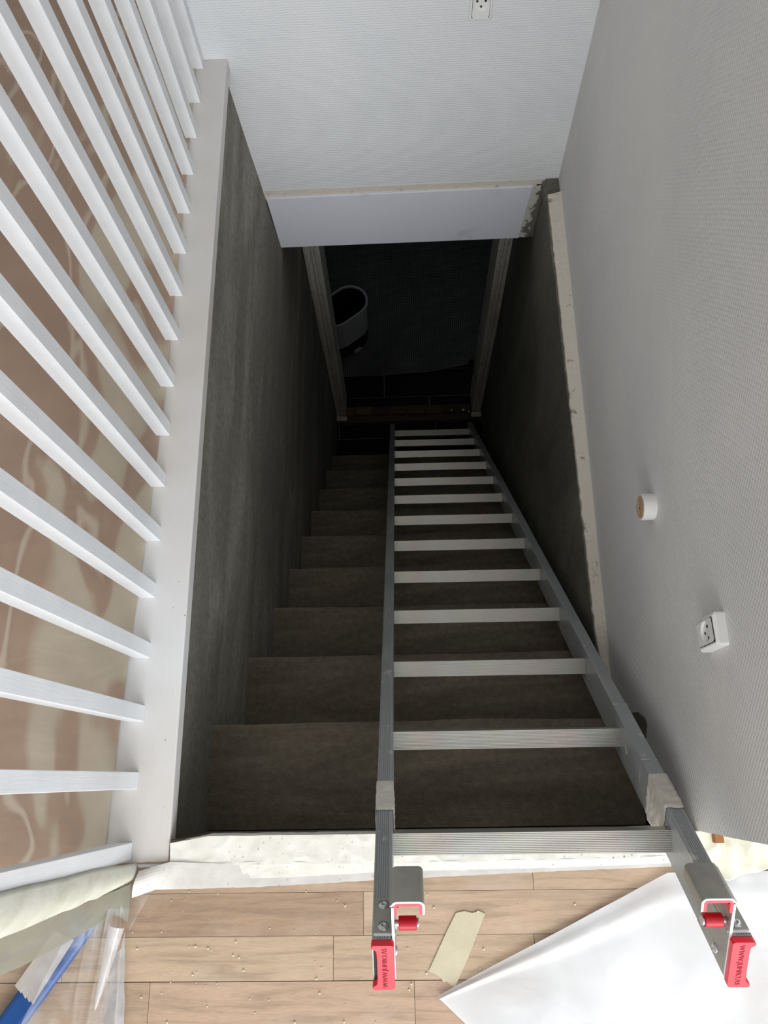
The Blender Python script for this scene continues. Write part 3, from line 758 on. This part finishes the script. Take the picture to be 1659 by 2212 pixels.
# yellowish crumpled tape at the foot of the right wall end
bm = bmesh.new()
A = [Vector((.445, -.092, .008)), Vector((.505, -.088, .008)), Vector((.55, -.088, .010)), Vector((.60, -.088, .012)), Vector((.66, -.088, .012)), Vector((.75, -.088, .010))]
B = [onz(1470, 1868, .006), onz(1520, 1885, .008), onz(1570, 1900, .008), onz(1610, 1888, .010), onz(1659, 1872, .012), onz(1780, 1880, .010)]
sheet(bm, A, B, 150, 36, .010, 15, (0, -.2, 1), 9)
tagged(solid(mk('crumpled_tape', bm, M_tape_yellow, smooth=True, loc=onz(1580, 1860, .01)), .0004), 'crumpled yellowish masking tape on the floor at the end of the right wall', 'tape')
bm = bmesh.new(); p = onz(1549, 1812, .02); box(bm, p.x-.007, p.x+.008, p.y-.006, p.y+.008, .001, .030)
tagged(mk('wood_block', bm, M_chip, bev=.001, loc=(p.x, p.y, .001)), 'small raw brown wood block under the right wall end by the crumpled tape', 'block')
# tape strip hanging down the last baluster, with rolled end
base = Vector((-.500, -.150, 0))
bm = bmesh.new()
def px_up(x, y, X=None, Y=None):  # point on plane Y=const
    d = ray(x, y); t = Y/d.y; return Vector((d.x*t, Y, H+d.z*t))
A = [Vector((-.488, -.1305, .006)), Vector((-.4985, -.127, .10)), Vector((-.4985, -.119, .45)), Vector((-.4985, -.117, .80))]
B = [Vector((-.500, -.162, .010)), Vector((-.512, -.172, .12)), Vector((-.518, -.178, .45)), Vector((-.520, -.184, .80))]
sheet(bm, A, B, 80, 10, .0022, 9, (.5, -.8, 0), 3, fold=lambda s, t: Vector((.008, -.004, 0))*math.sin(math.pi*t))
tagged(solid(mk('hanging_tape', bm, M_tape_hang, smooth=True, loc=(-.51, -.165, .4)), .0005), 'long cream masking tape strip hanging along the nearest baluster', 'tape')
bm = bmesh.new(); ring = []
for j in range(7):
    z = .012+.05*j/6; row = []
    for i in range(29):
        a = math.radians(-60+350*i/28); r = .0085*(1+.25*i/28)
        row.append(bm.verts.new((-.512+r*math.cos(a), -.160+r*math.sin(a), z+.002*math.sin(a))))
    ring.append(row)
for a, b in zip(ring, ring[1:]):
    for i in range(28): bm.faces.new((a[i], a[i+1], b[i+1], b[i]))
tagged(solid(mk('tape_curl', bm, M_tape_yellow, smooth=True, loc=(-.512, -.16, .012)), .0008), 'rolled-up curl of cream tape at the bottom of the nearest baluster', 'tape')
# grey film behind, clear film in front
bm = bmesh.new()
A = [Vector((-.490, -.160, .018)), Vector((-.513, -.170, .12)), Vector((-.519, -.176, .32)), Vector((-.522, -.182, .62))]
B = [onz(274, 1990, .012), Vector((-.512, -.206, .020)), Vector((-.545, -.225, .06)), Vector((-.60, -.255, .16)), Vector((-.66, -.28, .34))]
sheet(bm, A, B, 60, 24, .004, 8, (.5, -.7, .3), 8, fold=lambda s, t: Vector((0, -.01, .0))*math.sin(math.pi*t*2)*s)
tagged(mk('grey_film', bm, M_film_grey, smooth=True, loc=(-.55, -.21, .1)), 'grey-green shaded plastic film hanging from the cream tape strip', 'plastic film')
bm = bmesh.new()
A = [Vector((-.500, -.185, .020)), Vector((-.53, -.200, .045)), onz(176, 1966, .075)]
B = [Vector((-.484, -.48, .004)), Vector((-.54, -.49, .028)), onz(20, 2262, .030)]
def fl(s, t):
    r = .016*math.exp(-((s-.24-.10*t)/.07)**2)*(1-.3*t)+.006*math.exp(-((s-.02)/.03)**2)
    r2 = .014*math.exp(-((s-.62+.25*t)/.06)**2)*math.sin(math.pi*min(1, t*1.2))
    return Vector((0, 0, r+r2))
sheet(bm, A, B, 80, 80, .007, 13, (0, 0, 1), 12, fold=fl)
tagged(mk('clear_film', bm, M_film_clear, smooth=True, loc=(-.56, -.33, .02)), 'clear crumpled plastic film lying over the blue pole', 'plastic film')
cf = bpy.data.objects['clear_film']
bm = bmesh.new(); g = []
a0, a1 = onz(252, 2000, .030), onz(205, 2182, .012)
for j in range(31):
    t = j/30; c = a0.lerp(a1, t); r = .0125*(1-t)**.7+.001; row = []
    axd = (a1-a0).normalized(); sx = Vector((axd.y, -axd.x, 0)).normalized()*(-1)
    for i in range(21):
        th_ = math.radians(-20+220*i/20); row.append(bm.verts.new(c+sx*r*math.cos(th_)+Vector((0, 0, r*math.sin(th_)))))
    g.append(row)
for a, b in zip(g, g[1:]):
    for i in range(20): bm.faces.new((a[i], a[i+1], b[i+1], b[i]))
o = mk('film_fold', bm, M_film_fold, cf, smooth=True)
bm = bmesh.new()
A = [onz(250, 2060, .020), onz(262, 2050, .024), onz(271, 2010, .018)]; B = [onz(215, 2240, .010), onz(245, 2240, .022), onz(269, 2240, .006)]
sheet(bm, A, B, 20, 40, .004, 22, (0, 0, 1), 31)
mk('film_fold', bm, M_film_band, cf, smooth=True)
bm = bmesh.new()
A = [onz(278, 1945, .004), onz(300, 1935, .004), onz(330, 1922, .003)]; B = [onz(276, 2018, .003), onz(279, 2010, .006), onz(282, 2006, .002)]
sheet(bm, A, B, 10, 12, .002, 20, (0, 0, 1), 3)
tagged(mk('film_scrap', bm, M_film_clear, smooth=True, loc=onz(300, 1970, .003)), 'narrow clear film scrap under the curled left end of the thin tape', 'plastic film')
# blue pole
p0 = onz(188, 1985, .012); p1 = onz(22, 2212, .012); dd = (p1-p0); p1 = p1+dd*1.2
ax = (p1-p0).normalized(); sd = Vector((-ax.y, ax.x, 0))
prof = [(a, b) for a, b in arc(.012, 0, .010, -90, 90, 6)+arc(-.012, 0, .010, 90, 270, 6)]
bm = bmesh.new(); prism(bm, prof, lambda a, b: p0+sd*a+Vector((0, 0, b)), lambda a, b: p1+sd*a+Vector((0, 0, b)))
tagged(mk('blue_pole', bm, M_blue, loc=p0, bev=.001), 'blue painted flat pole lying on the floor beneath the clear film', 'pole')
bm = bmesh.new()
A = [onz(118, 2010, .028), onz(160, 2030, .028)]; B = [onz(32, 2130, .025), onz(72, 2168, .025)]
sheet(bm, A, B, 20, 30, .0012, 18, (0, 0, 1), 5, fold=lambda s, t: Vector((.006, -.010, 0))*(t > .9)*noise.noise(Vector((s*9, 1, 2))))
tagged(solid(mk('thin_tape', bm, M_tape_sheer, loc=onz(95, 2085, .026)), .0003), 'short torn translucent tape piece stuck across the blue pole', 'tape')

# ------------------------------------------------------------------ basement items
bm = bmesh.new()
A = [onz(738, 815, ZL+.004), onz(830, 812, ZL+.004), onz(920, 806, ZL+.004), onz(1032, 785, ZL+.006)]
A = [Vector((-.60, 2.43, ZL+.004))]+A+[Vector((.65, 2.52, ZL+.004))]
B = [Vector((-.75, 4.2, ZL+.02)), Vector((0, 4.2, ZL+.02)), Vector((.75, 4.2, ZL+.02))]
sheet(bm, A, B, 60, 80, .012, 3.2, (0, 0, 1), 21)
tagged(solid(mk('net_sheet', bm, M_net, smooth=True, loc=(0, 3, ZL+.01)), .001), 'woven reinforced dust sheet spread on the black tiles of the lower room', 'dust sheet')
tb = thing('tub', (-.365, 2.665, ZL+.02), 'oval white tub with a dark base standing on the dust sheet in the lower room', 'tub')
ang = math.radians(38)
def stad(L, W, z, n=14, cut=None):
    o = []
    for cx, a0 in ((L-W, -90), (-(L-W), 90)):
        for i in range(n+1):
            a = math.radians(a0+180*i/n); x = cx+W*math.cos(a); y = W*math.sin(a)
            o.append(Vector((-.365+x*math.cos(ang)-y*math.sin(ang), 2.665+x*math.sin(ang)+y*math.cos(ang), z)))
    return o
def tubshell(levels, mat, nm, t):
    bm = bmesh.new(); rings = []
    for L, W, z in levels: rings.append([bm.verts.new(p) for p in stad(L, W, z)])
    for a, b in zip(rings, rings[1:]):
        for i in range(len(a)): bm.faces.new((a[i], a[(i+1) % len(a)], b[(i+1) % len(a)], b[i]))
    return mk(nm, bm, mat, tb, smooth=False)
Z0 = ZL+.024
solid(tubshell([(.150, .095, Z0+.13), (.158, .102, Z0+.39)], M_bwhite, 'side_wall', .004), .002, -1)
tubshell([(.160, .104, Z0+.365), (.166, .109, Z0+.37), (.166, .109, Z0+.397), (.154, .100, Z0+.397), (.152, .098, Z0+.365)], M_bwhite, 'rim', 0)
tubshell([(.1505, .0945, Z0+.389), (.141, .086, Z0+.10), (.02, .01, Z0+.09)], M_bdark, 'inner_shade', 0)  # dark inner shell paints the shade inside the tub
tubshell([(.02, .01, Z0+.001), (.140, .086, Z0+.001), (.151, .096, Z0+.13), (.145, .090, Z0+.132), (.134, .080, Z0+.012), (.02, .01, Z0+.012)], M_bdark, 'base', 0)
bm = bmesh.new(); q = stad(.146, .092, Z0+.03); box(bm, -.003, .045, -.006, .006, 0, .02)
bmesh.ops.rotate(bm, verts=bm.verts, cent=(0, 0, 0), matrix=Matrix.Rotation(ang, 3, 'Z')); bmesh.ops.translate(bm, verts=bm.verts, vec=(-.315, 2.585, Z0+.001))
mk('foot_tab', bm, M_bwhite, tb)
# small cone clip on the sheet by the right jamb
p = onz(1018, 782, ZL+.03); bm = bmesh.new(); cyl(bm, (p.x, p.y, ZL+.012), (0, 0, 1), .022, .008, .05, 16)
tagged(mk('funnel', bm, M_bdark, loc=(p.x, p.y, ZL+.012)), 'small dark plastic funnel standing upside down beside the right door jamb', 'funnel')
# crumbs: nobody could count them
bm = bmesh.new(); rr = random.Random(5)
for i in range(150):
    px, py = rr.uniform(280, 1250), rr.uniform(1925, 2212)
    if px > 940+(2150-py)*1.85: continue
    p = onz(px, py, 0); r = rr.choice([.0006, .0008, .0008, .0012, .0018])
    res = bmesh.ops.create_icosphere(bm, subdivisions=1, radius=r)
    for v in res['verts']: v.co = Vector((v.co.x*rr.uniform(.8, 1.4), v.co.y, v.co.z*.7))+p+Vector((0, 0, r*.6))
o = mk('crumbs', bm, M_crumb, loc=(0, -.25, 0)); o['kind'] = 'stuff'; tagged(o, 'tiny pale plaster crumbs scattered over the oak floor', 'debris')
